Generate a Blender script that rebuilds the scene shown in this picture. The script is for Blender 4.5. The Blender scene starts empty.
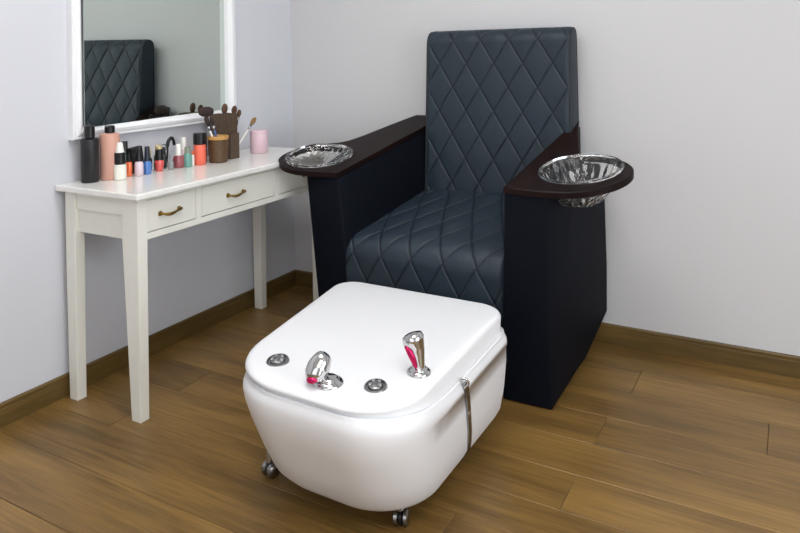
import bpy, bmesh, math, random
from mathutils import Vector, Matrix, Euler, noise
random.seed(4)
S = bpy.context.scene
COL = S.collection
PI = math.pi

# ------------------------------------------------------------------ materials
def lin(c):
    c = c / 255
    return c / 12.92 if c <= .04045 else ((c + .055) / 1.055) ** 2.4
def rgb(r, g, b): return (lin(r), lin(g), lin(b), 1)

def mat(name, col, rough=.5, metal=0, coat=0, bump=0, bscale=60, var=0, vscale=8, trans=0, ior=1.5, spec=.5, sheen=0, coatr=.1):
    m = bpy.data.materials.new(name); m.use_nodes = True
    nt = m.node_tree; b = nt.nodes['Principled BSDF']
    b.inputs['Base Color'].default_value = col
    b.inputs['Roughness'].default_value = rough
    b.inputs['Metallic'].default_value = metal
    b.inputs['Coat Weight'].default_value = coat
    b.inputs['Coat Roughness'].default_value = coatr
    b.inputs['Transmission Weight'].default_value = trans
    b.inputs['IOR'].default_value = ior
    b.inputs['Specular IOR Level'].default_value = spec
    tc = nt.nodes.new('ShaderNodeTexCoord')
    if var:
        n = nt.nodes.new('ShaderNodeTexNoise'); n.inputs['Scale'].default_value = vscale; n.inputs['Detail'].default_value = 4
        nt.links.new(tc.outputs['Object'], n.inputs['Vector'])
        mx = nt.nodes.new('ShaderNodeMix'); mx.data_type = 'RGBA'
        mx.inputs['A'].default_value = tuple(c * (1 - var) for c in col[:3]) + (1,)
        mx.inputs['B'].default_value = tuple(min(1, c * (1 + var)) for c in col[:3]) + (1,)
        nt.links.new(n.outputs['Fac'], mx.inputs['Factor'])
        nt.links.new(mx.outputs['Result'], b.inputs['Base Color'])
    if bump:
        n = nt.nodes.new('ShaderNodeTexNoise'); n.inputs['Scale'].default_value = bscale; n.inputs['Detail'].default_value = 3
        nt.links.new(tc.outputs['Object'], n.inputs['Vector'])
        bp = nt.nodes.new('ShaderNodeBump'); bp.inputs['Strength'].default_value = bump; bp.inputs['Distance'].default_value = .002
        nt.links.new(n.outputs['Fac'], bp.inputs['Height'])
        nt.links.new(bp.outputs['Normal'], b.inputs['Normal'])
    return m

def wood(name, c1, c2, axis='X', rough=.4, per=False, coat=0, stretch=14, scale=3.2, bump=.25):
    """stretched-noise grain running along one axis; per: a tone for every plank from the face attribute"""
    m = bpy.data.materials.new(name); m.use_nodes = True
    nt = m.node_tree; L = nt.links; b = nt.nodes['Principled BSDF']
    b.inputs['Roughness'].default_value = rough; b.inputs['Coat Weight'].default_value = coat
    tc = nt.nodes.new('ShaderNodeTexCoord'); mp = nt.nodes.new('ShaderNodeMapping')
    sc = {'X': (1, stretch, stretch), 'Y': (stretch, 1, stretch), 'Z': (stretch, stretch, 1)}[axis]
    mp.inputs['Scale'].default_value = sc
    src = tc.outputs['Object']
    if per:
        at = nt.nodes.new('ShaderNodeAttribute'); at.attribute_name = 'tone'
        sx = nt.nodes.new('ShaderNodeVectorMath'); sx.operation = 'SCALE'; sx.inputs['Scale'].default_value = 11
        L.new(at.outputs['Color'], sx.inputs[0])
        ad = nt.nodes.new('ShaderNodeVectorMath'); ad.operation = 'ADD'
        L.new(tc.outputs['Object'], ad.inputs[0]); L.new(sx.outputs['Vector'], ad.inputs[1]); src = ad.outputs['Vector']
    L.new(src, mp.inputs['Vector'])
    n1 = nt.nodes.new('ShaderNodeTexNoise'); n1.inputs['Scale'].default_value = scale; n1.inputs['Detail'].default_value = 8
    n1.inputs['Roughness'].default_value = .62; n1.inputs['Distortion'].default_value = .6
    L.new(mp.outputs['Vector'], n1.inputs['Vector'])
    n2 = nt.nodes.new('ShaderNodeTexNoise'); n2.inputs['Scale'].default_value = 2.0; n2.inputs['Detail'].default_value = 3
    mp2 = nt.nodes.new('ShaderNodeMapping'); mp2.inputs['Scale'].default_value = tuple(1 + (s - 1) * .22 for s in sc)
    L.new(src, mp2.inputs['Vector']); L.new(mp2.outputs['Vector'], n2.inputs['Vector'])
    mul = nt.nodes.new('ShaderNodeMath'); mul.operation = 'ADD'; L.new(n1.outputs['Fac'], mul.inputs[0]); L.new(n2.outputs['Fac'], mul.inputs[1])
    if per:
        ma = nt.nodes.new('ShaderNodeMath'); ma.operation = 'MULTIPLY_ADD'; ma.inputs[1].default_value = .22
        L.new(at.outputs['Fac'], ma.inputs[0]); L.new(mul.outputs[0], ma.inputs[2]); mul = ma
    cr = nt.nodes.new('ShaderNodeMapRange'); cr.inputs['From Min'].default_value = .72 + (.1 if per else 0); cr.inputs['From Max'].default_value = 1.3 + (.1 if per else 0)
    L.new(mul.outputs[0], cr.inputs['Value'])
    mx = nt.nodes.new('ShaderNodeMix'); mx.data_type = 'RGBA'; mx.inputs['A'].default_value = c1; mx.inputs['B'].default_value = c2
    L.new(cr.outputs['Result'], mx.inputs['Factor']); L.new(mx.outputs['Result'], b.inputs['Base Color'])
    bp = nt.nodes.new('ShaderNodeBump'); bp.inputs['Strength'].default_value = bump; bp.inputs['Distance'].default_value = .001
    L.new(n1.outputs['Fac'], bp.inputs['Height']); L.new(bp.outputs['Normal'], b.inputs['Normal'])
    return m

M = {}
M['wall'] = mat('painted_plaster', rgb(206, 206, 208), .75, bump=.06, bscale=180, var=.015, vscale=1.5)
M['wall_left'] = mat('painted_plaster_cool', rgb(211, 213, 220), .75, bump=.06, bscale=180, var=.015, vscale=1.5)
M['ceiling'] = mat('ceiling_paint', rgb(240, 240, 240), .8)
M['floor'] = wood('oak_laminate', rgb(92, 68, 32), rgb(146, 113, 60), 'X', .36, per=True, scale=4.2, stretch=26, bump=.35)
M['skirt'] = wood('oak_skirting_x', rgb(76, 59, 26), rgb(112, 88, 45), 'X', .45, scale=3)
M['skirty'] = wood('oak_skirting_y', rgb(76, 59, 26), rgb(112, 88, 45), 'Y', .45, scale=3)
M['gap'] = mat('dark_joint', rgb(38, 26, 14), .8)
M['leather'] = mat('dark_slate_leather', rgb(36, 48, 58), .5, bump=.12, bscale=420, var=.05, vscale=5, spec=.35)
M['leather_arm'] = mat('near_black_leather', rgb(13, 16, 24), .6, bump=.1, bscale=420, spec=.07)
M['piping'] = mat('black_piping', rgb(24, 29, 35), .5)
M['darkwood'] = wood('dark_wenge', rgb(18, 9, 9), rgb(34, 18, 17), 'Y', .42, coat=.0, stretch=10, bump=.1)
M['darkwood'].node_tree.nodes['Principled BSDF'].inputs['Specular IOR Level'].default_value = .12
M['glass'] = mat('clear_glass', (1, 1, 1, 1), .02, trans=1, ior=1.45)
M['acrylic'] = mat('white_acrylic', rgb(235, 236, 239), .36, coat=.12, coatr=.15)
M['chrome'] = mat('chrome', rgb(205, 205, 205), .1, metal=1)
M['pinkchrome'] = mat('magenta_reflection', rgb(190, 30, 88), .2, metal=.7)
M['greychrome'] = mat('worn_chrome', rgb(150, 150, 150), .22, metal=1)
M['rubber'] = mat('grey_rubber', rgb(90, 90, 90), .6)
M['blackgap'] = mat('black_plastic', rgb(14, 14, 15), .4)
M['lacquer'] = mat('cream_lacquer', rgb(232, 231, 222), .35, bump=.05, bscale=90, var=.01)
M['tabletop'] = mat('white_table_lacquer', rgb(238, 237, 233), .25, coat=.3)
M['brass'] = mat('antique_brass', rgb(140, 112, 50), .32, metal=1, var=.45, vscale=90)
M['mframe'] = mat('white_frame_paint', rgb(240, 241, 244), .35)
M['mirror'] = mat('mirror_glass', rgb(212, 220, 214), .008, metal=1)
M['black'] = mat('black_gloss_plastic', rgb(16, 16, 20), .3)
M['blackm'] = mat('black_matte_bottle', rgb(22, 23, 27), .45)
M['white'] = mat('white_plastic', rgb(238, 236, 230), .35)
M['navy'] = mat('navy_cap', rgb(26, 34, 52), .3)
M['pinkb'] = mat('salmon_bottle', rgb(210, 160, 143), .4)
M['creamb'] = mat('cream_label', rgb(236, 233, 222), .35)
M['orange'] = mat('orange_polish', rgb(232, 110, 60), .15, coat=.8)
M['sparkle'] = mat('pale_lilac_polish', rgb(226, 206, 216), .2, coat=.8, var=.12, vscale=250)
M['blue'] = mat('cornflower_polish', rgb(88, 134, 204), .15, coat=.8)
M['red'] = mat('coral_red_polish', rgb(220, 84, 78), .15, coat=.8)
M['green'] = mat('bottle_green_polish', rgb(28, 48, 42), .15, coat=.8)
M['greyp'] = mat('pale_grey_polish', rgb(140, 146, 148), .12, coat=.8)
M['mauve'] = mat('rose_mauve_polish', rgb(160, 86, 92), .15, coat=.8)
M['teal'] = mat('sea_green_polish', rgb(108, 164, 152), .15, coat=.8)
M['tealcap'] = mat('olive_grey_cap', rgb(126, 136, 118), .3)
M['gold'] = mat('pale_gold_cap', rgb(214, 196, 150), .3, metal=.5)
M['coral'] = mat('coral_bottle', rgb(244, 116, 92), .35)
M['cup'] = mat('brown_woven_cup', rgb(86, 62, 36), .5, var=.5, vscale=120, bump=.6, bscale=140)
M['rim'] = wood('honey_wood', rgb(176, 126, 62), rgb(214, 166, 96), 'X', .4)
M['holder'] = mat('dark_mesh_metal', rgb(94, 77, 62), .45, metal=.3, var=.5, vscale=90, bump=.5, bscale=160)
M['candle'] = mat('pale_pink_ceramic', rgb(226, 196, 206), .4)
M['bristle'] = mat('brown_bristle', rgb(88, 62, 46), .9, bump=.8, bscale=300, var=.35, vscale=200)
M['bristled'] = mat('dark_bristle', rgb(58, 44, 42), .9, bump=.8, bscale=300, var=.3, vscale=200)
M['bristlet'] = mat('tan_bristle', rgb(136, 106, 66), .9, bump=.8, bscale=300, var=.3, vscale=200)
M['bluehandle'] = mat('blue_handle', rgb(40, 84, 140), .3)
M['silver'] = mat('silver_ferrule', rgb(180, 180, 184), .25, metal=1)

# quilting seams: dark thread plus crease shade painted into the leather colour
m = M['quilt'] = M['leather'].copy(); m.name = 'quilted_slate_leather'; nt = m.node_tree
at = nt.nodes.new('ShaderNodeAttribute'); at.attribute_name = 'seam_shade'
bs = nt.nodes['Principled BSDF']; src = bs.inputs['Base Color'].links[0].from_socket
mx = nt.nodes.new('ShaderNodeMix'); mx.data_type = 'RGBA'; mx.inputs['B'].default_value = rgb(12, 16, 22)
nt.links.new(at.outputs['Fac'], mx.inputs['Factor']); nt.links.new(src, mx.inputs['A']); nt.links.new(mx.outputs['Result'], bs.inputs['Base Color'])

# ------------------------------------------------------------------ helpers
def emp(name, label, cat, loc=(0, 0, 0), group=None):
    o = bpy.data.objects.new(name, None); o.empty_display_size = .05; COL.objects.link(o)
    o.location = loc; o['label'] = label; o['category'] = cat
    if group: o['group'] = group
    return o
def tag(o, label, cat, group=None):
    o['label'] = label; o['category'] = cat
    if group: o['group'] = group
    return o
def mesh(name, verts, faces, m, parent=None, smooth=True, label=None, fix=True):
    """world-space verts; a child keeps world place by subtracting its parent chain's location"""
    off = Vector((0, 0, 0)); q = parent
    while q is not None: off += q.location; q = q.parent
    me = bpy.data.meshes.new(name)
    me.from_pydata([Vector(v) - off for v in verts], [], faces)
    if fix:
        bm = bmesh.new(); bm.from_mesh(me); bmesh.ops.remove_doubles(bm, verts=bm.verts, dist=1e-6)
        bmesh.ops.recalc_face_normals(bm, faces=bm.faces); bm.to_mesh(me); bm.free()
    me.materials.append(m)
    for p in me.polygons: p.use_smooth = smooth
    o = bpy.data.objects.new(name, me); COL.objects.link(o)
    if parent: o.parent = parent
    if label: o['label'] = label
    return o
def bevel(o, w=.003, seg=3, ang=35):
    b = o.modifiers.new('bevel', 'BEVEL'); b.width = w; b.segments = seg; b.limit_method = 'ANGLE'; b.angle_limit = math.radians(ang)
    b.harden_normals = False
    return o
def sharp(o, ang=40):
    me = o.data
    bm = bmesh.new(); bm.from_mesh(me)
    for e in bm.edges:
        if len(e.link_faces) == 2 and e.calc_face_angle(0) > math.radians(ang): e.smooth = False
    bm.to_mesh(me); bm.free(); return o
def boxvf(a, b):
    x0, y0, z0 = a; x1, y1, z1 = b
    v = [(x0, y0, z0), (x1, y0, z0), (x1, y1, z0), (x0, y1, z0), (x0, y0, z1), (x1, y0, z1), (x1, y1, z1), (x0, y1, z1)]
    f = [(0, 3, 2, 1), (4, 5, 6, 7), (0, 1, 5, 4), (1, 2, 6, 5), (2, 3, 7, 6), (3, 0, 4, 7)]
    return v, f
def box(name, a, b, m, parent=None, bev=.002, label=None):
    v, f = boxvf(a, b); o = mesh(name, v, f, m, parent, False, label)
    if bev: bevel(o, bev, 2)
    return o
def hexa(name, bot, top, m, parent=None, bev=.003, seg=3):
    v = list(bot) + list(top); f = [(0, 3, 2, 1), (4, 5, 6, 7), (0, 1, 5, 4), (1, 2, 6, 5), (2, 3, 7, 6), (3, 0, 4, 7)]
    o = mesh(name, v, f, m, parent, False)
    if bev: bevel(o, bev, seg)
    return o
def loft(rings, caps=True, closed_rings=False):
    n = len(rings[0]); v = [tuple(p) for r in rings for p in r]; f = []
    K = len(rings)
    for i in range(K if closed_rings else K - 1):
        a = i * n; b = ((i + 1) % K) * n
        for j in range(n):
            k = (j + 1) % n; f.append((a + j, a + k, b + k, b + j))
    if caps and not closed_rings:
        f.append(tuple(reversed(range(n)))); f.append(tuple(range((K - 1) * n, K * n)))
    return v, f
def lathe(name, prof, c, m, parent=None, n=28, label=None, axis=None, smooth=True, sq=0):
    """prof: (r, h) pairs; axis: direction of h; sq>0 squares the section"""
    c = Vector(c); ax = Vector(axis).normalized() if axis else Vector((0, 0, 1))
    rot = Vector((0, 0, 1)).rotation_difference(ax).to_matrix()
    rings = []
    for r, h in prof:
        ring = []
        for i in range(n):
            t = 2 * PI * i / n; x, y = math.cos(t), math.sin(t)
            if sq:
                s = (abs(x) ** sq + abs(y) ** sq) ** (-1 / sq); x *= s; y *= s
            ring.append(c + rot @ Vector((max(r, 1e-4) * x, max(r, 1e-4) * y, h)))
        rings.append(ring)
    v, f = loft(rings); return sharp(mesh(name, v, f, m, parent, smooth, label), 42)
def tube(name, pts, r, m, parent=None, n=12, label=None, closed=False):
    pts = [Vector(p) for p in pts]; rings = []; K = len(pts)
    up = Vector((0, 0, 1)); prev = None
    for i, p in enumerate(pts):
        if closed: d = pts[(i + 1) % K] - pts[i - 1]
        else: d = pts[min(i + 1, K - 1)] - pts[max(i - 1, 0)]
        d.normalize()
        if prev is None:
            a = d.orthogonal().normalized()
        else:
            a = (prev - d * prev.dot(d)).normalized()
        prev = a; b = d.cross(a); rr = r[i] if isinstance(r, (list, tuple)) else r
        rings.append([p + (a * math.cos(2 * PI * j / n) + b * math.sin(2 * PI * j / n)) * rr for j in range(n)])
    v, f = loft(rings, closed_rings=closed); return mesh(name, v, f, m, parent, True, label)
def spline(P, n=8, closed=False):
    P = [Vector(p) for p in P]; out = []; K = len(P)
    for i in range(K if closed else K - 1):
        if closed: a, b, c, d = P[i - 1], P[i], P[(i + 1) % K], P[(i + 2) % K]
        else: a, b, c, d = P[max(i - 1, 0)], P[i], P[i + 1], P[min(i + 2, K - 1)]
        for k in range(n):
            t = k / n
            out.append(.5 * ((2 * b) + (c - a) * t + (2 * a - 5 * b + 4 * c - d) * t * t + (3 * b - a - 3 * c + d) * t ** 3))
    if not closed: out.append(P[-1])
    return out
def lerp(a, b, t): return a + (b - a) * t
def interp(x, tab):
    if x <= tab[0][0]: return tab[0][1]
    for (a, u), (b, v) in zip(tab, tab[1:]):
        if x <= b: return lerp(u, v, (x - a) / (b - a))
    return tab[-1][1]
def boolean(o, cutter):
    md = o.modifiers.new('cut', 'BOOLEAN'); md.object = cutter; md.solver = 'EXACT'; md.operation = 'DIFFERENCE'
    dg = bpy.context.evaluated_depsgraph_get(); dg.update()
    me = bpy.data.meshes.new_from_object(o.evaluated_get(dg)); o.modifiers.clear(); o.data = me
    cm = cutter.data; bpy.data.objects.remove(cutter)
def structure(o): o['kind'] = 'structure'; return o

# ------------------------------------------------------------------ room
RX, RY, RZ = 4.6, -5.2, 2.7
rows = [0.02, -.19, -.385, -.58, -.76, -.935, -1.105, -1.24, -1.38, -1.57, -1.77, -1.965, -2.16]
while rows[-1] > RY: rows.append(rows[-1] - .195)
joints = {0: [.55, 1.1, 3.0], 1: [.35, 1.774, 3.1], 2: [.9, 2.20, 3.6], 3: [.5, 1.736, 3.0], 4: [1.2, 2.45, 3.7],
          5: [.33, 1.733, 3.1], 6: [1.02, 2.5], 7: [.31, 1.5, 2.9], 8: [1.9, 3.4], 9: [1.35, 2.6], 10: [.9, 2.3, 3.5]}
V, F, T = [], [], []
for i in range(len(rows) - 1):
    y1, y0 = rows[i], rows[i + 1]
    js = joints.get(i, [.4 + (i * .61) % 1.1, 1.7 + (i * .61) % 1.1, 3.1 + (i * .61) % 1.1])
    xs = [-.02] + js + [RX]
    for a, b in zip(xs, xs[1:]):
        t = random.random(); g = .0007
        k = len(V); c = .0011; zt = 0.0
        o4 = [(a + g, y0 + g), (b - g, y0 + g), (b - g, y1 - g), (a + g, y1 - g)]
        i4 = [(a + g + c, y0 + g + c), (b - g - c, y0 + g + c), (b - g - c, y1 - g - c), (a + g + c, y1 - g - c)]
        V += [(x, y, -.004) for x, y in o4] + [(x, y, -.0008) for x, y in o4] + [(x, y, zt) for x, y in i4]
        for r in (0, 4):
            for j in range(4): F.append((k + r + j, k + r + (j + 1) % 4, k + r + 4 + (j + 1) % 4, k + r + 4 + j))
        F.append((k + 8, k + 9, k + 10, k + 11)); T += [t] * 9
k = len(V); V += [(-.02, RY, -.004), (RX, RY, -.004), (RX, .02, -.004), (-.02, .02, -.004)]; F.append((k, k + 1, k + 2, k + 3)); T.append(-1)
k = len(V); V += [(-.02, RY, -.06), (RX, RY, -.06), (RX, .02, -.06), (-.02, .02, -.06)]; F.append((k, k + 3, k + 2, k + 1)); T.append(-1)
fl = mesh('floor', V, F, M['floor'], None, False, fix=False); structure(fl)
fl.data.materials.append(M['gap'])
ca = fl.data.color_attributes.new('tone', 'FLOAT_COLOR', 'CORNER')
for p, t in zip(fl.data.polygons, T):
    if t < 0: p.material_index = 1
    for li in p.loop_indices: ca.data[li].color = (t, t, t, 1)
structure(box('wall_left', (-.132, RY, -.06), (-.012, .132, RZ), M['wall_left'], bev=0))
structure(box('wall_back', (-.012, .012, -.06), (RX, .132, RZ), M['wall'], bev=0))
structure(box('wall_right', (RX, RY, -.06), (RX + .12, .132, RZ), M['wall'], bev=0))
structure(box('wall_front', (-.132, RY - .12, -.06), (RX + .12, RY, RZ), M['wall'], bev=0))
structure(box('ceiling', (-.132, RY - .12, RZ), (RX + .12, .132, RZ + .1), M['ceiling'], bev=0))
def skirting(name, pts2, along, m):
    prof = [(0.0, 0), (0.0, .058), (-.0015, .0595), (-.0015, .062), (-.001, .072), (-.004, .077), (-.0119, .077), (-.0119, 0)]
    rings = []
    for s in pts2:
        rings.append([(o_, s, z) if along == 'y' else (s, -o_, z) for o_, z in prof])
    v, f = loft(rings); return structure(mesh(name, v, f, m, None, False))
skirting('baseboard_left', [RY, .0119], 'y', M['skirty'])
skirting('baseboard_back', [0.0, RX], 'x', M['skirt'])

# ------------------------------------------------------------------ dressing table
TB = emp('dressing_table', 'cream console dressing table with three drawers along the left wall, below the mirror', 'table', (.2, -.82, 0))
TX, TY0, TY1, TH = .419, -1.35, -.255, .76
tt = box('tabletop', (-.008, TY0, TH - .021), (TX, TY1, TH), M['tabletop'], TB, .004)
def leg(cx, cy, sx, sy):
    # square leg, tapering below the apron; (sx, sy) point to the outer corner
    ox, oy = cx, cy       # outer corner
    def q(wx, wy, z, e):
        a, b = ox - sx * e, oy - sy * e
        return [(a, b, z), (a - sx * wx, b, z), (a - sx * wx, b - sy * wy, z), (a, b - sy * wy, z)]
    tw = .078 if sx > 0 and sy < 0 else .052
    rings = [q(.044, .036, 0, .005), q(tw, .040, .597, 0), q(tw, .040, TH - .021, 0)]
    v, f = loft(rings); bevel(mesh('leg', v, f, M['lacquer'], TB, False), .002, 2)
for cx, sx in ((.398, 1), (.02, -1)):
    for cy, sy in ((-1.329, -1), (-.276 if sx > 0 else -.308, 1)): leg(cx, cy, sx, sy)
# aprons: front rail pieces around the drawers, side panel with recessed face, back board
ZB, ZT = .595, TH - .021
frv = []
def addbox(L, a, b):
    v, f = boxvf(a, b); k = len(L[0]); L[0].extend(v); L[1].extend([tuple(k + i for i in q) for q in f])
L = ([], [])
addbox(L, (.365, -1.291, ZB), (.390, -.320, .617)); addbox(L, (.365, -1.291, .7285), (.390, -.320, ZT))
for a, b in ((-1.291, -1.287), (-1.063, -1.035), (-.622, -.594), (-.327, -.320)): addbox(L, (.365, a, .617), (.390, b, .7285))
bevel(mesh('front_apron', L[0], L[1], M['lacquer'], TB, False), .001, 1)
box('side_apron', (.070, -1.313, ZB), (.325, -1.297, ZT), M['lacquer'], TB, .001)
box('side_moulding', (.072, -1.321, .676), (.322, -1.3135, ZT), M['lacquer'], TB, .002)
box('side_apron', (.095, -.308, ZB), (.325, -.288, ZT), M['lacquer'], TB, .001)
box('back_apron', (.022, -1.272, ZB), (.036, -.330, ZT), M['lacquer'], TB, .001)
def drawer(y0, y1, yc):
    d = box('drawer', (.15, y0 + .0024, .6200), (.3895, y1 - .0024, .7262), M['lacquer'], TB, .0012)
    P = spline([(.3905, yc - .042, .671), (.402, yc - .042, .672), (.411, yc - .022, .667), (.413, yc, .669), (.411, yc + .022, .674), (.402, yc + .042, .674), (.3905, yc + .042, .673)], 5)
    n = len(P); rr = [.0034 + .0022 * abs(math.cos(i / (n - 1) * PI * 2.5)) for i in range(n)]
    v, f = [], []
    # tube + two roses merged into one handle mesh
    t = tube('handle', P, rr, M['brass'], d, 10, label='antique brass bow handle')
    bm = bmesh.new(); bm.from_mesh(t.data)
    for s in (-1, 1):
        mt = Matrix.Translation(Vector((.394, yc + s * .042, .672)) - TB.location) @ Matrix.Rotation(PI / 2, 4, 'Y')
        bmesh.ops.create_cone(bm, cap_ends=True, segments=16, radius1=.0092, radius2=.0065, depth=.006, matrix=mt)
    bm.to_mesh(t.data); bm.free()
drawer(-1.287, -1.063, -1.186); drawer(-1.035, -.622, -.858); drawer(-.594, -.327, -.385)

# ------------------------------------------------------------------ mirror
MR = emp('wall_mirror', 'large white-framed rectangular mirror on the left wall over the dressing table', 'mirror', (0, -.875, .905))
MY0, MY1, MZ0, MZ1 = -1.293, -.442, .913, 1.86
MYAW = math.radians(-2.8)
prof = [(0, -.0115), (0, .018), (.003, .021), (.012, .021), (.015, .025), (.026, .029), (.031, .027), (.036, .021), (.041, .017), (.045, .010), (.045, -.0115)]
cs = [(MY0, MZ0, 1, 1), (MY1, MZ0, -1, 1), (MY1, MZ1, -1, -1), (MY0, MZ1, 1, -1)]
rings = [[(h, y + sy * w, z + sz * w) for w, h in prof] for y, z, sy, sz in cs]
v, f = loft(rings, closed_rings=True)
mesh('mirror_frame', v, f, M['mframe'], MR, False)
w = .043
c = math.tan(MYAW)
pc = (MY0 + MY1) / 2
def px(y, z): return .007 + c * (y - pc) + .006 * (z - .9)
v = [(px(y, z), y, z) for y, z in ((MY0 + w, MZ0 + w), (MY1 - w, MZ0 + w), (MY1 - w, MZ1 - w), (MY0 + w, MZ1 - w))]
v += [(a - .004 if a - .004 > -.0115 else -.0115, b, d) for a, b, d in v]
mesh('mirror_pane', v, [(0, 1, 2, 3), (7, 6, 5, 4), (0, 4, 5, 1), (1, 5, 6, 2), (2, 6, 7, 3), (3, 7, 4, 0)], M['mirror'], MR, False)

# ------------------------------------------------------------------ pedicure chair
CH = emp('pedicure_chair', 'large dark slate leather spa pedicure chair with diamond quilting, between table and back wall', 'chair', (1.1, -.35, 0))
K = .30
def T(x, y):
    return .733 + K * (y + .61) + .034 * min(1, max(0, (.70 - x) / .26)) * min(1, max(0, (-.30 - y) / .15))
# right arm ---------------------------------------------------------------
def arm_right():
    rings = []
    ys = [-.612, -.52, -.42, -.33, -.24, -.16, -.09, -.05, -.02]
    for y in ys:
        t = (y + .612) / .592
        xi_t = 1.406 + .102 * t; xi_b = 1.392 + .11 * t
        xt = interp(y, [(-.612, 1.556), (-.42, 1.575), (-.33, 1.585), (-.18, 1.545), (-.02, 1.5185)])
        xo = interp(y, [(-.612, 1.556), (-.42, 1.592), (-.2, 1.612), (-.02, 1.612)])
        zt = T(1.5, y) - .022; zs = min(zt - .012, .735)
        zb = interp(y, [(-.612, .004), (-.25, .02), (-.2, .045), (-.1, .10), (-.02, .141)])
        xb = interp(y, [(-.612, 1.567), (-.3, 1.57), (-.2, 1.583), (-.1, 1.600), (-.02, 1.612)])
        zib = interp(y, [(-.612, .004), (-.1, .004), (-.02, .03)])
        yo = -.018 * (1 if y == ys[0] else 0)
        rings.append([(xi_b, y + yo, zib), (xb, y + yo, zb), (xo + .003, y + yo * .6, .32), (xo, y, zs), (max(xt, xi_t + .004), y, min(zs + .012, zt)), (max(xt, xi_t + .004), y, zt), (xi_t, y, zt)])
    v, f = loft(rings)
    o = mesh('arm', v, f, M['leather_arm'], CH, True)
    bevel(o, .012, 3, 28)
    return o
def arm_left():
    rings = []
    ys = [-.61, -.52, -.42, -.33, -.24, -.16, -.09, -.02]
    for y in ys:
        t = (y + .61) / .59
        xi = .700 + .175 * t; xo = interp(y, [(-.61, .543), (-.33, .585), (-.14, .68), (-.02, .745)])
        zt = T(.7, y) - .022
        fr = 1 if y == ys[0] else 0
        rings.append([(xi + .055, y + .012 * fr, .004), (xo + .060, y + .012 * fr, .004), (xo + .034, y + .008 * fr, .30), (xo, y, zt), (xi, y, zt), (xi + .030, y + .006 * fr, .42)][::-1])
    v, f = loft(rings)
    o = mesh('arm', v, f, M['leather_arm'], CH, True)
    bevel(o, .012, 3, 28)
    return o
AR, AL = arm_right(), arm_left()
# seat and back -----------------------------------------------------------
def quilt(X, V, w, h, X0, V0, depth=.0036, gw=.0034, puff=.005):
    a = (X - X0) / w; b = (V - V0) / h
    s = 1 / math.sqrt(1 / w ** 2 + 1 / h ** 2)
    def dist(q): return abs(q - round(q)) * s
    d1, d2 = dist(a + b), dist(a - b)
    g = math.exp(-(d1 / gw) ** 2) + math.exp(-(d2 / gw) ** 2)
    p = min(1, d1 / (.5 * s)) * min(1, d2 / (.5 * s))
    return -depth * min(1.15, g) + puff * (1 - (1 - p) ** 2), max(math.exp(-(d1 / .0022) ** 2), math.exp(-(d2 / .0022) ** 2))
def resample(P, step):
    P = [Vector(p) for p in P]; out = [P[0]]; acc = 0
    for a, b in zip(P, P[1:]):
        L_ = (b - a).length; n = max(1, round(L_ / step))
        for i in range(1, n + 1): out.append(a.lerp(b, i / n))
    return out
def cushion(name, path, xl, xr, nx, r, q, m, flip, vend, crown=0):
    """path: (y,z) profile points, outer side; q(X,V)->offset; xl/xr: functions of y; r: edge rounding"""
    P = resample([Vector((a, b, 0)) for a, b in path], .0028)
    n = len(P); Ls = [0]
    for a, b in zip(P, P[1:]): Ls.append(Ls[-1] + (b - a).length)
    N = []
    for i in range(n):
        d = P[min(i + 2, n - 1)] - P[max(i - 2, 0)]; d.normalize(); N.append(Vector((-d.y, d.x, 0)) * (-1 if flip else 1))
    rows_ = []; seam_shade = []
    for i in range(n):
        y, z = P[i].x, P[i].y; a, b = xl(y), xr(y); row = []
        for j in range(nx + 1):
            t = j / nx
            # denser columns by the edges
            X = a + (b - a) * t; du = min(X - a, b - X)
            off = 0
            if du < r: off = -(r - math.sqrt(max(0, r * r - (r - du) ** 2)))
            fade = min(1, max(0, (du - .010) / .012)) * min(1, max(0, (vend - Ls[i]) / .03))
            qq, sm = q(X, Ls[i], y); seam_shade.append(sm * fade)
            off += qq * fade + crown * (4 * t * (1 - t)) * min(1, max(0, (vend - Ls[i]) / .05))
            row.append((X, y + N[i].x * off, z + N[i].y * off))
        rows_.append(row)
    V_ = [p for r_ in rows_ for p in r_]; F_ = []
    W = nx + 1
    for i in range(n - 1):
        for j in range(nx): F_.append((i * W + j, i * W + j + 1, (i + 1) * W + j + 1, (i + 1) * W + j))
    F_.append(tuple(i * W for i in range(n))); F_.append(tuple(i * W + nx for i in reversed(range(n))))
    return P, N, Ls, V_, F_, seam_shade
def seam_attr(o, seam_shade):
    a = o.data.attributes.new('seam_shade', 'FLOAT', 'POINT')
    a.data.foreach_set('value', seam_shade)
    sharp(o, 50)
# backrest: from bottom front, up, over the top, down the back
bp = [(-.165, .545)] + [(-.165 + .050 * t, .545 + .69 * t) for t in [i / 10 for i in range(1, 11)]]
arc = [(-.115 + .055 - .055 * math.cos(a), 1.235 + .066 * math.sin(a)) for a in [PI * .5 * i / 8 for i in range(1, 9)]]
arc2 = [(-.058 + .040 * math.sin(a), 1.261 + .040 * math.cos(a)) for a in [PI * .5 * i / 6 for i in range(0, 7)]]
path = bp + arc + arc2[0:] + [(-.018, 1.0), (-.018, .545)]
BX0, BX1 = .856, 1.514
V0 = 1.155 - .545
qb = lambda X, V, y: quilt(X, V, .1285, .205, 1.052, V0)
vend = 0.69 + .10
P, N, Ls, V_, F_, seam_shade = cushion('backrest', path, lambda y: BX0, lambda y: BX1, 260, .018, qb, None, False, vend)
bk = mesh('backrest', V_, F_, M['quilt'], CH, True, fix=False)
seam_attr(bk, seam_shade)
# piping near both edges of the backrest
for xx, s in ((BX0, 1), (BX1, -1)):
    pts = [(xx + s * .004, p.x - n_.x * .005, p.y - n_.y * .005) for p, n_ in list(zip(P, N))[::8]]
    tube('piping', pts, .0042, M['piping'], bk, 8)
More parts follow.
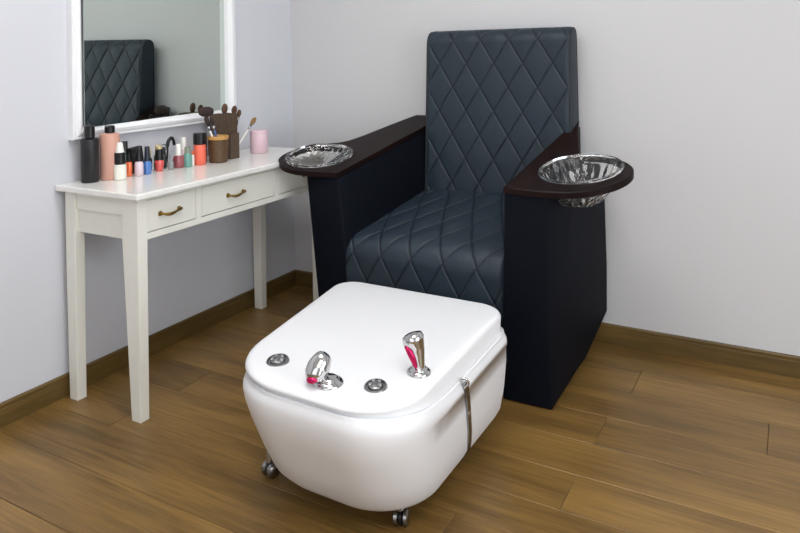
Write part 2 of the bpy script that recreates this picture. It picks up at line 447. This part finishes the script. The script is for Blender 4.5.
# seat: from the back forward, round the front, down and under
k2 = .29
def sz(y): return .478 + k2 * (y + .56)
sp = [(-.10 - .44 * i / 12, sz(-.10 - .44 * i / 12)) for i in range(13)]
cx_, cz_ = -.5155, .4025
a0, a1 = math.radians(106), math.radians(180)
rad = .0855
sp += [(cx_ + rad * math.cos(a0 + (a1 - a0) * i / 9), cz_ + rad * math.sin(a0 + (a1 - a0) * i / 9)) for i in range(0, 10)]
sp += [(-.602, .33), (-.598, .27), (-.585, .245), (-.56, .235), (-.10, .235)]
sxl = lambda y: .709 + .29 * (y + .61)
sxr = lambda y: 1.399 + .15 * (y + .61)
qs = lambda X, V, y: quilt((X - sxl(y)) / (sxr(y) - sxl(y)) * .67, V,   .1285, .22, .178, .545, depth=.0036, gw=.0036, puff=.005)
def rev(path): return path
P, N, Ls, V_, F_, seam_shade = cushion('seat', sp, sxl, sxr, 260, .030, qs, None, True, .80, crown=.014)
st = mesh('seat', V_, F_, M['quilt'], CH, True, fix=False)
seam_attr(st, seam_shade)
for fx, s in ((sxl, 1), (sxr, -1)):
    pts = [(fx(p.x) + s * .004, p.x - n_.x * .011, p.y - n_.y * .011) for p, n_ in list(zip(P, N))[:-170:8]]
    tube('piping', pts, .0042, M['piping'], st, 8)
# body under the seat and behind, closing the frame
hexa('base', [(.76, -.585, .02), (1.41, -.585, .02), (1.49, -.03, .02), (.89, -.03, .02)], [(.735, -.575, .30), (1.41, -.575, .30), (1.49, -.03, .54), (.89, -.03, .54)], M['leather_arm'], CH, .01)
# armrest boards ------------------------------------------------------------
def tray(pts, kinks):
    # pts: outline; kinks: indices kept sharp
    out = []; n = len(pts)
    P2 = [Vector((a, b, 0)) for a, b in pts]
    for i in range(n):
        b, c = P2[i], P2[(i + 1) % n]
        a = P2[i - 1] if i not in kinks else b
        d = P2[(i + 2) % n] if (i + 1) % n not in kinks else c
        for k_ in range(5):
            t = k_ / 5
            out.append(.5 * ((2 * b) + (c - a) * t + (2 * a - 5 * b + 4 * c - d) * t * t + (3 * b - a - 3 * c + d) * t ** 3))
    rings = []
    for ins, dz in ((.0, -.0215), (.0, -.003), (.003, 0)):
        r_ = []
        m_ = len(out); cen = sum((p for p in out), Vector()) / m_
        for i, p in enumerate(out):
            tn = (out[(i + 1) % m_] - out[i - 1]).normalized(); nn = Vector((-tn.y, tn.x, 0))
            p2 = p + nn * ins
            r_.append((p2.x, p2.y, T(p2.x, p2.y) + dz))
        rings.append(r_)
    v, f = loft(rings)
    o = mesh('armrest_board', v, f, M['darkwood'], CH, True)
    return sharp(o, 25)
RT = [(1.404, -.612), (1.48, -.619), (1.554, -.620), (1.63, -.613), (1.698, -.590), (1.76, -.547), (1.797, -.497), (1.811, -.449), (1.803, -.405), (1.775, -.370), (1.73, -.347), (1.674, -.335), (1.63, -.330), (1.598, -.315), (1.56, -.20), (1.53, -.09), (1.514, -.017), (1.500, -.017)]
LT = [(.700, -.609), (.87, -.060), (.885, -.017), (.745, -.017), (.673, -.14), (.602, -.275), (.559, -.345), (.515, -.390), (.480, -.425), (.445, -.470), (.410, -.515), (.393, -.556), (.397, -.595), (.421, -.627), (.463, -.652), (.525, -.657), (.59, -.643), (.645, -.626)]
tr = tray(RT, {0, 16, 17})
LT = [LT[0]] + LT[1:][::-1]
tl = tray(LT, {0, 15, 16, 17})
# oval glass bowls sunk in the boards --------------------------------------
def bowl_pt(g, q, t, h):
    c, A, B_, ang = g
    u, w_ = A * q * math.cos(t), B_ * q * math.sin(t)
    x = c[0] + u * math.cos(ang) - w_ * math.sin(ang); y = c[1] + u * math.sin(ang) + w_ * math.cos(ang)
    return (x, y, T(x, y) + h)
def ell_cut(g, prof_):
    n = 64; v, f = loft([[bowl_pt(g, q, 2 * PI * i / n, h) for i in range(n)] for q, h in prof_])
    return mesh('cutter', v, f, M['chrome'], None, False)
OUT = [(.30, -.112), (.44, -.110), (.54, -.098), (.64, -.080), (.74, -.058), (.84, -.032), (.915, -.008), (.935, .0003)]
INN = [(.900, .002), (.885, -.008), (.81, -.031), (.71, -.055), (.61, -.076), (.51, -.092), (.40, -.102)]
def bowl(g, label, dep):
    c = g[0]
    B = emp('glass_bowl', label, 'bowl', (c[0], c[1], T(*c) - .11 * dep), 'glass bowls in the armrests')
    n = 144; rings = []
    def ring(s, h, amp, lobes=24, ph=0): 
        return [bowl_pt(g, s * (1 + amp * math.cos(lobes * 2 * PI * i / n + ph)), 2 * PI * i / n, h) for i in range(n)]
    for k_, (s_, h) in enumerate(OUT): rings.append(ring(s_, h * dep, .05 if 1 < k_ < 6 else 0, 24, k_ * 1.6))
    rings.append(ring(1.0, .0008, 0)); rings.append(ring(1.005, .004, 0)); rings.append(ring(.985, .0075, 0)); rings.append(ring(.93, .007, 0))
    for k_, (s_, h) in enumerate(INN): rings.append(ring(s_, h * dep, .03 if k_ > 0 else 0, 18, k_ * 1.3))
    v, f = loft(rings); o = mesh('bowl_body', v, f, M['glass'], B, True)
    sharp(o, 60)
    tube('bowl_rim', [bowl_pt(g, .955, 2 * PI * i / n, .0085) for i in range(n)], .0022, M['glass'], B, 8, closed=True)
    return B
for g, t_, arm_, lab, dep in ((((1.632, -.449), .150, .108, math.radians(22)), tr, AR, 'oval clear glass bowl sunk in the right armrest, nearer the bare back wall', 1.0),
                   (((.549, -.521), .144, .100, math.radians(35)), tl, AL, 'oval clear glass bowl sunk in the left armrest, beside the dressing table', .36)):
    boolean(t_, ell_cut(g, [(.965, -.05), (.965, .03)])); sharp(t_, 25)
    boolean(arm_, ell_cut(g, [(.40, -.118 * dep)] + [(q + .05, h * dep - .001) for q, h in OUT[2:-1]] + [(1.0, .03)])); sharp(arm_, 30)
    bowl(g, lab, dep)

# ------------------------------------------------------------------ foot tub
TU = emp('foot_spa_tub', 'white acrylic foot spa tub on casters in front of the quilted chair', 'foot spa', (1.2, -1.18, 0))
def rring(corners, rads, zf, n=14):
    """corners LF, RF, RB, LB ccw; rounded"""
    out = []
    C_ = [Vector((a, b)) for a, b in corners]
    for i in range(4):
        p = C_[i]; a = (C_[i - 1] - p); b = (C_[(i + 1) % 4] - p); la, lb = a.length, b.length
        a.normalize(); b.normalize(); r = rads[i]
        p0, p2 = p + a * r, p + b * r
        for k_ in range(n):
            t = k_ / (n - 1)
            # conic close to a circle
            w_ = .76
            den = (1 - t) ** 2 + 2 * w_ * t * (1 - t) + t * t
            q = (p0 * (1 - t) ** 2 + p * 2 * w_ * t * (1 - t) + p2 * t * t) / den
            out.append((q.x, q.y, zf(q.x, q.y) if callable(zf) else zf))
        for k_ in range(1, 8):
            t = k_ / 8; nx_ = C_[(i + 1) % 4] + (C_[i] - C_[(i + 1) % 4]).normalized() * rads[(i + 1) % 4]
            q = p2.lerp(nx_, t); out.append((q.x, q.y, zf(q.x, q.y) if callable(zf) else zf))
    return out
def grow(c, d):
    s = [(-1, -1), (1, -1), (1, 1), (-1, 1)]
    return [(a + d * u, b + d * v_) for (a, b), (u, v_) in zip(c, s)]
R0 = [.19, .17, .085, .08]
top = [(.985, -1.560), (1.512, -1.578), (1.488, -.822), (.866, -.822)]
crs = [(.983, -1.560), (1.522, -1.580), (1.500, -.817), (.860, -.817)]
bod = [(.976, -1.568), (1.532, -1.590), (1.508, -.810), (.852, -.810)]
def crz(x, y): 
    # the step is shallow at the front and deeper along the sides
    t = min(1, max(0, (y + 1.60) / .35)); return .375 - .036 * t * t * (3 - 2 * t)
def off(dz): return lambda x, y: crz(x, y) + dz
rings = [rring(grow(bod, -.16), [.08] * 4, .066), rring([(1.03, -1.390), (1.42, -1.400), (1.40, -.88), (.95, -.88)], [.14, .13, .1, .1], .062),
         rring([(1.000, -1.420), (1.455, -1.428), (1.455, -.835), (.915, -.850)], R0, .066),
         rring([(.990, -1.445), (1.470, -1.455), (1.470, -.818), (.900, -.832)], R0, .080),
         rring([(.984, -1.468), (1.486, -1.482), (1.484, -.812), (.886, -.824)], R0, .105),
         rring([(.978, -1.500), (1.504, -1.520), (1.496, -.810), (.872, -.816)], R0, .17),
         rring([(.973, -1.535), (1.520, -1.560), (1.504, -.810), (.860, -.812)], R0, .25),
         rring(grow(bod, -.003), R0, .31),
         rring(bod, R0, off(-.036)), rring(grow(bod, -.001), R0, off(-.022)), rring(grow(bod, -.005), R0, off(-.010)),
         rring(grow(bod, -.008), R0, off(-.003)), rring(grow(crs, .001), R0, off(0)), rring(grow(crs, -.004), R0, off(-.0005)), rring(grow(crs, -.06), R0, off(-.004))]
v, f = loft(rings)
body = mesh('tub_shell', v, f, M['acrylic'], TU, True)
rings = [rring(grow(crs, -.03), R0, off(-.003)), rring(grow(crs, -.005), R0, off(-.002)), rring(grow(crs, -.008), R0, off(.004)),
         rring(grow(top, .004), R0, .386), rring(grow(top, .001), R0, .393), rring(grow(top, -.004), R0, .3975), rring(grow(top, -.012), R0, .3995),
         rring(grow(top, -.03), R0, .4000)]
v, f = loft(rings)
mesh('tub_deck', v, f, M['acrylic'], TU, True)
# push buttons
KA = Vector((.05, -.14, 1)).normalized()
def button(x, y, r):
    b = lathe('control_knob', [(r * 1.0, .0), (r * 1.0, .004), (r * .93, .008), (r * .78, .009), (r * .74, .006), (r * .66, .006), (r * .60, .011), (r * .40, .0135), (.0001, .014)], (x, y, .3975), M['greychrome'], TU, 28, label='round chrome control knob', axis=KA)
    for i in range(5):
        t = 2 * PI * i / 5
        lathe('knob_stud', [(r * .17, 0), (r * .15, .003), (.0001, .004)], (x + r * .42 * math.cos(t) + KA.x * .0115, y + r * .42 * math.sin(t) + KA.y * .0115, .3975 + .0115 + r * .42 * (.14 * math.sin(t) - .05 * math.cos(t))), M['chrome'], b, 10, axis=KA)
button(1.093, -1.462, .031); button(1.397, -1.464, .029)
# levers: flange + bulbous curved handle and a coloured strip for the magenta reflection
def lever(bx, by, P, rr, reflex_strip, rf):
    fl_ = lathe('tap_flange', [(rf, 0), (rf, .004), (rf * .9, .009), (rf * .7, .011), (rf * .62, .016), (rf * .5, .018), (.0001, .018)], (bx, by, .3990), M['chrome'], TU, 28, label='round chrome tap flange')
    pts = spline(P, 6); n = len(pts)
    def rad_(i): 
        t = i / (n - 1) * (len(rr) - 1); k_ = min(int(t), len(rr) - 2); return lerp(rr[k_], rr[k_ + 1], t - k_)
    tube('tap_handle', pts, [rad_(i) for i in range(n)], M['chrome'], TU, 20, label='curved chrome tap handle')
    pts = spline(reflex_strip[0], 5); n2 = len(pts)
    tube('tap_reflection', pts, [reflex_strip[1] * math.sqrt(max(.02, math.sin(PI * (i + .3) / (n2 - .4)))) for i in range(n2)], M['pinkchrome'], TU, 12, label='magenta reflection modelled as a strip on the tap handle')
lever(1.284, -1.500, [(1.258, -1.524, .412), (1.259, -1.519, .424), (1.261, -1.510, .438), (1.265, -1.499, .452), (1.269, -1.489, .461), (1.271, -1.486, .465)], [.020, .028, .029, .025, .018, .006],
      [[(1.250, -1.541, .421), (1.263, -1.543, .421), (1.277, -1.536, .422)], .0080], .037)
lever(1.455, -1.350, [(1.455, -1.350, .412), (1.453, -1.350, .440), (1.449, -1.350, .462), (1.442, -1.352, .482), (1.437, -1.352, .493), (1.435, -1.352, .498)], [.016, .0175, .021, .029, .026, .008],
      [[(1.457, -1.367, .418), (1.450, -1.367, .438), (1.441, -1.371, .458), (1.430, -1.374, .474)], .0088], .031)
# chrome strip down the right side, with hook and screw
def side_x(z): return interp(z, [(.062, 1.44), (.066, 1.455), (.080, 1.470), (.105, 1.485), (.17, 1.501), (.25, 1.5145), (.31, 1.5235), (.345, 1.524)])
zz = [.075, .10, .13, .17, .21, .25, .29, .32, .337]
rings = []
for z in zz:
    x = side_x(z); yc = -1.225 + .115 * (.34 - z) / .27
    rings.append([(x - .004, yc - .010, z), (x + .0035, yc - .010, z), (x + .0035, yc - .003, z), (x + .001, yc - .001, z), (x + .001, yc + .002, z), (x + .0035, yc + .004, z), (x + .0035, yc + .010, z), (x - .004, yc + .010, z)])
v, f = loft(rings); stp = mesh('side_strip', v, f, M['greychrome'], TU, False, label='narrow chrome strip down the right side')
tube('strip_hook', spline([(1.524, -1.228, .325), (1.536, -1.229, .340), (1.530, -1.236, .354), (1.517, -1.240, .351), (1.515, -1.235, .345)], 5), .0035, M['chrome'], stp, 8)
lathe('strip_screw', [(.0085, 0), (.008, .003), (.0001, .005)], (side_x(.235) + .002, -1.181, .235), M['chrome'], stp, 12, axis=(1, 0, 0))
# drain nub under the front
lathe('drain_cap', [(.012, -.012), (.014, -.008), (.014, .02)], (1.345, -1.385, .062), M['white'], TU, 16)
def caster(x, y, ang):
    a = Vector((math.cos(ang), math.sin(ang), 0)); s = Vector((-a.y, a.x, 0))     # a: axle, s: rolling direction
    st_ = lathe('caster', [(.009, 0), (.009, .028)], (x, y, .045), M['chrome'], TU, 14, label='small chrome twin-wheel caster')
    cx = Vector((x, y, .0225)) + s * .006
    for sg in (-1, 1):
        lathe('wheel', [(.0001, -.009), (.012, -.009), (.0185, -.007), (.0225, -.004), (.0225, .004), (.0185, .007), (.012, .0095), (.0001, .0095)], cx + a * sg * .0125, M['greychrome'], st_, 24, axis=a)
    lathe('caster_hub', [(.019, -.0035), (.0195, .0035)], cx, M['blackgap'], st_, 20, axis=a)
    tube('fork', [cx + Vector((0, 0, .018)) - s * .004, Vector((x, y, .046)), Vector((x, y, .055))], .008, M['chrome'], st_, 10)
caster(1.396, -1.355, math.radians(20)); caster(.962, -1.350, math.radians(-15)); caster(1.39, -.90, .3); caster(.96, -.90, -.2)

# ------------------------------------------------------------------ things on the table
Z = TH + .0005
def bottle(name, label, cat, x, y, parts, group=None, n=24, body='bottle_body'):
    """parts: (name, [(r,h)...], material, square)"""
    root = emp(name, label, cat, (x, y, Z), group)
    for i, (nm, prof_, m, sq) in enumerate(parts):
        lathe(nm, prof_, (x, y, Z), m, root, n, sq=sq)
    return root
def cyl(r, h0, h1, b=.002): return [(r - b, h0), (r, h0 + b), (r, h1 - b), (r - b, h1)]
bottle('cosmetic_bottle', 'tall matte black bottle with black cap, leftmost on the table', 'bottle', .060, -1.256,
       [('bottle_body', [(.028, 0), (.0305, .003), (.031, .148), (.029, .155), (.019, .158)], M['blackm'], 0), ('cap', cyl(.0185, .158, .205, .003), M['black'], 0)])
bottle('cosmetic_bottle', 'tall salmon pink bottle with black cap', 'bottle', .078, -1.184,
       [('bottle_body', [(.033, 0), (.0355, .003), (.0358, .158), (.033, .167), (.024, .170), (.018, .1705)], M['pinkb'], 0), ('cap', cyl(.0182, .1705, .197, .003), M['black'], 0)])
bottle('serum_bottle', 'small white bottle with black collar and tapered white tip', 'bottle', .122, -1.176,
       [('bottle_body', cyl(.0228, 0, .056, .003), M['creamb'], 0), ('collar', cyl(.0195, .056, .100), M['black'], 0), ('tip', [(.0165, .100), (.0150, .104), (.0112, .131), (.0095, .135), (.0001, .1355)], M['white'], 0)])
def polish(label, x, y, r, h, capr, caph, mb, mc, sq=0, taper=1.0, tip=.75, extra=None):
    parts = [('bottle_body', [(r * .88 * taper, 0), (r * taper, .003), (r, h * .8), (r * .8, h * .97), (capr * .8, h)], mb, sq),
             ('cap', [(capr, h), (capr, h + .003), (capr * tip, caph - .002), (capr * tip * .85, caph)], mc, 0)]
    if extra: parts.append(extra)
    return bottle('nail_polish_bottle', label, 'nail polish', x, y, parts, 'nail polish bottles on the dressing table', 20)
polish('orange nail polish with black cap', .098, -1.117, .0122, .0555, .0058, .086, M['orange'], M['black'])
polish('pale lilac nail polish with tall tapered black cap', .124, -1.092, .0165, .0548, .0118, .106, M['sparkle'], M['black'], tip=.5)
polish('bright blue nail polish with navy cap', .126, -1.055, .0128, .0505, .0118, .106, M['blue'], M['navy'], sq=5)
polish('coral red nail polish narrowing to its base with gold topped black cap', .116, -.988, .0186, .0451, .0160, .086, M['red'], M['black'], taper=.72, tip=.9,
       extra=('cap_top', cyl(.0118, .086, .101, .002), M['gold'], 0))
polish('slim dark green nail polish behind the coral red one', .082, -.935, .0095, .055, .0085, .086, M['green'], M['black'])
polish('small pale grey nail polish with clear cap', .133, -.945, .0105, .0365, .006, .075, M['greyp'], M['greyp'])
polish('rose mauve nail polish with white cap', .123, -.896, .0187, .0503, .0115, .096, M['mauve'], M['white'], sq=6, tip=.85)
polish('blush nail polish with tall white cap behind the sea green one', .074, -.822, .0135, .062, .0112, .112, M['sparkle'], M['white'], tip=.9)
polish('sea green nail polish with stubby olive cap', .146, -.869, .0146, .0566, .0132, .082, M['teal'], M['tealcap'], sq=6, tip=.95)
polish('tiny white bottle with orange cap between sea green polish and coral bottle', .141, -.838, .0068, .046, .0045, .0615, M['white'], M['orange'])
polish('tall dark bottle with long black cap half hidden behind the salmon bottle', .052, -1.098, .0125, .08, .0118, .128, M['green'], M['black'], tip=.95)
polish('dark teal bottle with long pale cap behind the blue polish', .082, -1.008, .0105, .055, .0075, .094, M['green'], M['gold'])
polish('black bottle with pale gold cap behind the coral red polish', .074, -.962, .0125, .060, .009, .098, M['black'], M['gold'])
polish('slim black capped bottle between coral bottle and brown cup', .124, -.752, .0088, .0612, .0086, .1246, M['mauve'], M['black'], tip=.95)
# black make-up pouch box standing at a slant
bx = emp('compact_case', 'black rectangular compact case standing on edge behind the orange polish', 'make-up case', (.062, -1.045, Z))
v = [(-.012, -.032, 0), (.012, -.032, 0), (.012, .030, 0), (-.012, .030, 0), (-.012, -.038, .098), (.012, -.038, .098), (.012, .016, .104), (-.012, .016, .104)]
v = [(a + .060, b - 1.047, c_ + Z) for a, b, c_ in v]
o = mesh('case_body', v, [(0, 3, 2, 1), (4, 5, 6, 7), (0, 1, 5, 4), (1, 2, 6, 5), (2, 3, 7, 6), (3, 0, 4, 7)], M['blackm'], bx, False); bevel(o, .004, 3)
box('case_clasp', (.0715, -1.056, Z + .080), (.0745, -1.044, Z + .090), M['greychrome'], bx, .0008)
# eyelash curler leaning behind the mauve polish
ec = emp('eyelash_curler', 'black handled eyelash curler leaning behind the mauve nail polish', 'eyelash curler', (.08, -.90, Z))
def circ(c, r, a0=0, a1=2 * PI, n=20, ax=((0, 1, 0), (0, 0, 1))):
    u, w_ = Vector(ax[0]), Vector(ax[1])
    return [Vector(c) + u * r * math.cos(a0 + (a1 - a0) * i / n) + w_ * r * math.sin(a0 + (a1 - a0) * i / n) for i in range(n)]
tube('finger_ring', circ((.085, -.938, Z + .083), .0135), .0026, M['greychrome'], ec, 8, closed=True)
tube('handle', spline([(.085, -.934, Z + .070), (.086, -.930, Z + .045), (.086, -.926, Z + .020), (.087, -.924, Z + .003)], 5), .003, M['greychrome'], ec, 8)
tube('handle', spline([(.084, -.925, Z + .003), (.084, -.918, Z + .06), (.084, -.915, Z + .10), (.085, -.900, Z + .118), (.086, -.888, Z + .108), (.086, -.884, Z + .088)], 6), [.004] * 10 + [.0075] * 12 + [.006] * 9, M['black'], ec, 10)
bottle('foundation_bottle', 'coral foundation bottle with wide black cap, left of the brown cup', 'bottle', .146, -.803,
       [('bottle_body', [(.022, 0), (.0245, .003), (.0252, .075), (.0245, .083), (.02, .0845)], M['coral'], 0), ('cap', cyl(.0262, .0845, .131, .002), M['black'], 0)])
# brown cup with wooden lid rim
cup = emp('brush_cup', 'round brown woven cup with honey coloured wooden rim holding brushes', 'cup', (.170, -.722, Z))
lathe('cup_body', [(.034, 0), (.0385, .004), (.0405, .05), (.0415, .096), (.0390, .096), (.037, .05), (.034, .008), (.0001, .008)], (.170, -.722, Z), M['cup'], cup, 36)
lathe('cup_rim', [(.0395, .0965), (.0432, .0965), (.0440, .100), (.0440, .108), (.0425, .111), (.0375, .111), (.0365, .108), (.0365, .0965)], (.170, -.722, Z), M['rim'], cup, 36)
# tall two-step brush holder
hd = emp('brush_organizer', 'dark brown square-section brush holder with taller rear compartments beside the brown cup', 'brush holder', (.12, -.60, Z))
def open_box(name, x0, x1, y0, y1, h, m, par, t=.003):
    v = []
    for (a, b, c_, d, z) in ((x0, x1, y0, y1, 0), (x0, x1, y0, y1, h), (x0 + t, x1 - t, y0 + t, y1 - t, h), (x0 + t, x1 - t, y0 + t, y1 - t, t)):
        v += [(a, c_, Z + z), (b, c_, Z + z), (b, d, Z + z), (a, d, Z + z)]
    f = [(3, 2, 1, 0), (12, 13, 14, 15)]
    for r_ in range(3):
        for j in range(4): f.append((r_ * 4 + j, r_ * 4 + (j + 1) % 4, r_ * 4 + 4 + (j + 1) % 4, r_ * 4 + 4 + j))
    o_ = mesh(name, v, f, m, par, False); return bevel(o_, .001, 1)
open_box('front_compartment', .118, .172, -.646, -.594, .110, M['holder'], hd)
open_box('rear_compartment', .056, .116, -.655, -.601, .192, M['holder'], hd)
open_box('rear_compartment', .056, .116, -.5995, -.545, .190, M['holder'], hd)
cd = emp('candle_jar', 'pale pink cylindrical candle jar with lid at the far end of the table', 'candle', (.150, -.441, Z))
lathe('jar_body', [(.037, 0), (.0402, .004), (.0405, .090), (.0400, .0915)], (.150, -.441, Z), M['candle'], cd, 36)
lathe('jar_lid', [(.0402, .092), (.0408, .093), (.0408, .102), (.039, .1045), (.0001, .105)], (.150, -.441, Z), M['candle'], cd, 36)
# make-up brushes
def brush(label, base, tip, hr, fer, br, bl, mh, mb, flat=1.0, bend=None):
    base, tip = Vector(base), Vector(tip); d = tip - base; Ln = d.length; d.normalize()
    r_ = emp('makeup_brush', label, 'make-up brush', base, 'make-up brushes in the holders')
    p1 = base + d * (Ln - bl - fer); p2 = base + d * (Ln - bl)
    tube('handle', [base, base.lerp(p1, .5), p1], [hr * .7, hr, hr], mh, r_, 10)
    tube('ferrule', [p1, p2], [hr * 1.05, hr * 1.5], M['silver'], r_, 10)
    n = 9; pts = [p2.lerp(tip, i / (n - 1)) for i in range(n)]
    tube('bristles', pts, [max(.0008, br * (.45 + .55 * math.sin(PI * min(1, (i / (n - 1)) * 1.1 + .05) * .85)) * (1 if i < n - 1 else .35)) for i in range(n)], mb, r_, 14)
    return r_
brush('white handled brush leaning right with tan tip', (.150, -.625, Z + .006), (.156, -.468, .924), .0045, .028, .0105, .042, M['white'], M['bristlet'])
brush('upright brush with rounded brown tip, left of the two in the tall compartments', (.086, -.628, Z + .006), (.088, -.590, .996), .0045, .02, .0135, .046, M['black'], M['bristle'])
brush('brush with oval brown tip in the right tall compartment', (.086, -.580, Z + .006), (.092, -.532, .982), .0045, .02, .0125, .040, M['black'], M['bristle'])
brush('shorter brown tipped brush leaning behind the oval one', (.100, -.570, Z + .006), (.104, -.515, .963), .004, .02, .010, .034, M['black'], M['bristle'])
brush('white handled brush with dark tip leaning left out of the cup', (.170, -.712, Z + .012), (.160, -.785, .958), .0042, .02, .0085, .046, M['white'], M['bristled'])
brush('blue handled brush with dark tip leaning left out of the cup', (.176, -.708, Z + .012), (.170, -.760, .954), .0042, .016, .0088, .040, M['bluehandle'], M['bristled'])
# big oval powder brush: bristle head lies sideways on a short handle
ob = emp('makeup_brush', 'large dark oval powder brush standing highest above the brown cup', 'make-up brush', (.15, -.73, Z + .012), 'make-up brushes in the holders')
tube('handle', [(.160, -.715, Z + .012), (.142, -.735, .90), (.132, -.748, .962)], .0042, M['black'], ob, 10)
V_, F_ = [], []
rings = []
for i in range(13):
    t = i / 12; a = PI * t; rr = math.sin(a)
    rings.append([(.130 + .012 * rr * math.cos(u), -.748 - .047 * math.cos(a) * .93, .974 + .022 * (rr ** .8 if rr > 0 else 0) * math.sin(u) + .002 * math.cos(a)) for u in [2 * PI * j / 18 for j in range(18)]])
v, f = loft(rings); mesh('bristles', v, f, M['bristled'], ob, True)

# ------------------------------------------------------------------ lights
def emit(name, col, s):
    m = bpy.data.materials.new(name); m.use_nodes = True; nt = m.node_tree
    e = nt.nodes.new('ShaderNodeEmission'); e.inputs['Color'].default_value = col; e.inputs['Strength'].default_value = s
    nt.links.new(e.outputs[0], nt.nodes['Material Output'].inputs['Surface']); return m
def ceiling_light(x, y, sx, sy, power, label):
    r_ = emp('ceiling_light', label, 'ceiling light', (x, y, RZ - .03))
    box('light_frame', (x - sx / 2 - .02, y - sy / 2 - .02, RZ - .03), (x + sx / 2 + .02, y + sy / 2 + .02, RZ - .0005), M['mframe'], r_, .002)
    box('diffuser', (x - sx / 2, y - sy / 2, RZ - .034), (x + sx / 2, y + sy / 2, RZ - .0302), emit('diffuser_glow', (1, .99, .975, 1), power), r_, 0)
ceiling_light(1.3, -1.6, 1.2, .6, 14, 'bright rectangular ceiling panel above the foot tub')
ceiling_light(2.9, -3.2, 1.2, 1.2, 12.5, 'bright square ceiling panel behind the camera')
# added glowing panel on the front wall, fill light from behind the camera
front_fill = structure(box('fill_panel_1', (1.0, RY + .001, .9), (3.8, RY + .03, 2.3), emit('fill_glow', (.93, .96, 1, 1), 2.5), None, 0))

structure(box('fill_panel_2', (RX - .02, -3.4, .25), (RX - .001, -1.2, 2.3), emit('side_fill_glow', (.90, .95, 1, 1), 5), None, 0))  # added glowing panel to brighten faces turned right, not a real opening
w_ = bpy.data.worlds.new('world'); S.world = w_; w_.use_nodes = True
w_.node_tree.nodes['Background'].inputs['Color'].default_value = (.8, .85, .9, 1); w_.node_tree.nodes['Background'].inputs['Strength'].default_value = .5

# ------------------------------------------------------------------ camera
cam = bpy.data.cameras.new('camera'); co = bpy.data.objects.new('camera', cam); COL.objects.link(co); S.camera = co
yaw, pitch, roll = .514909, -.0136118, -.0198650
Fw = Vector((-math.sin(yaw) * math.cos(pitch), math.cos(yaw) * math.cos(pitch), -math.sin(pitch)))
Rt = Vector((math.cos(yaw), math.sin(yaw), 0)); Up = Rt.cross(Fw)
R2 = Rt * math.cos(roll) + Up * math.sin(roll); U2 = -Rt * math.sin(roll) + Up * math.cos(roll)
mw = Matrix((R2, U2, -Fw)).transposed().to_4x4(); mw.translation = Vector((2.29555, -2.898874, 1.210108))
co.matrix_world = mw
cam.sensor_width = 36; cam.lens = 694.124 / 800 * 36; cam.shift_y = -(266.5 - 42.551) / 800; cam.clip_start = .05
S.view_settings.view_transform = 'Standard'; S.view_settings.look = 'None'; S.view_settings.gamma = 1
S.view_settings.exposure = -.27; S.view_settings.use_curve_mapping = False
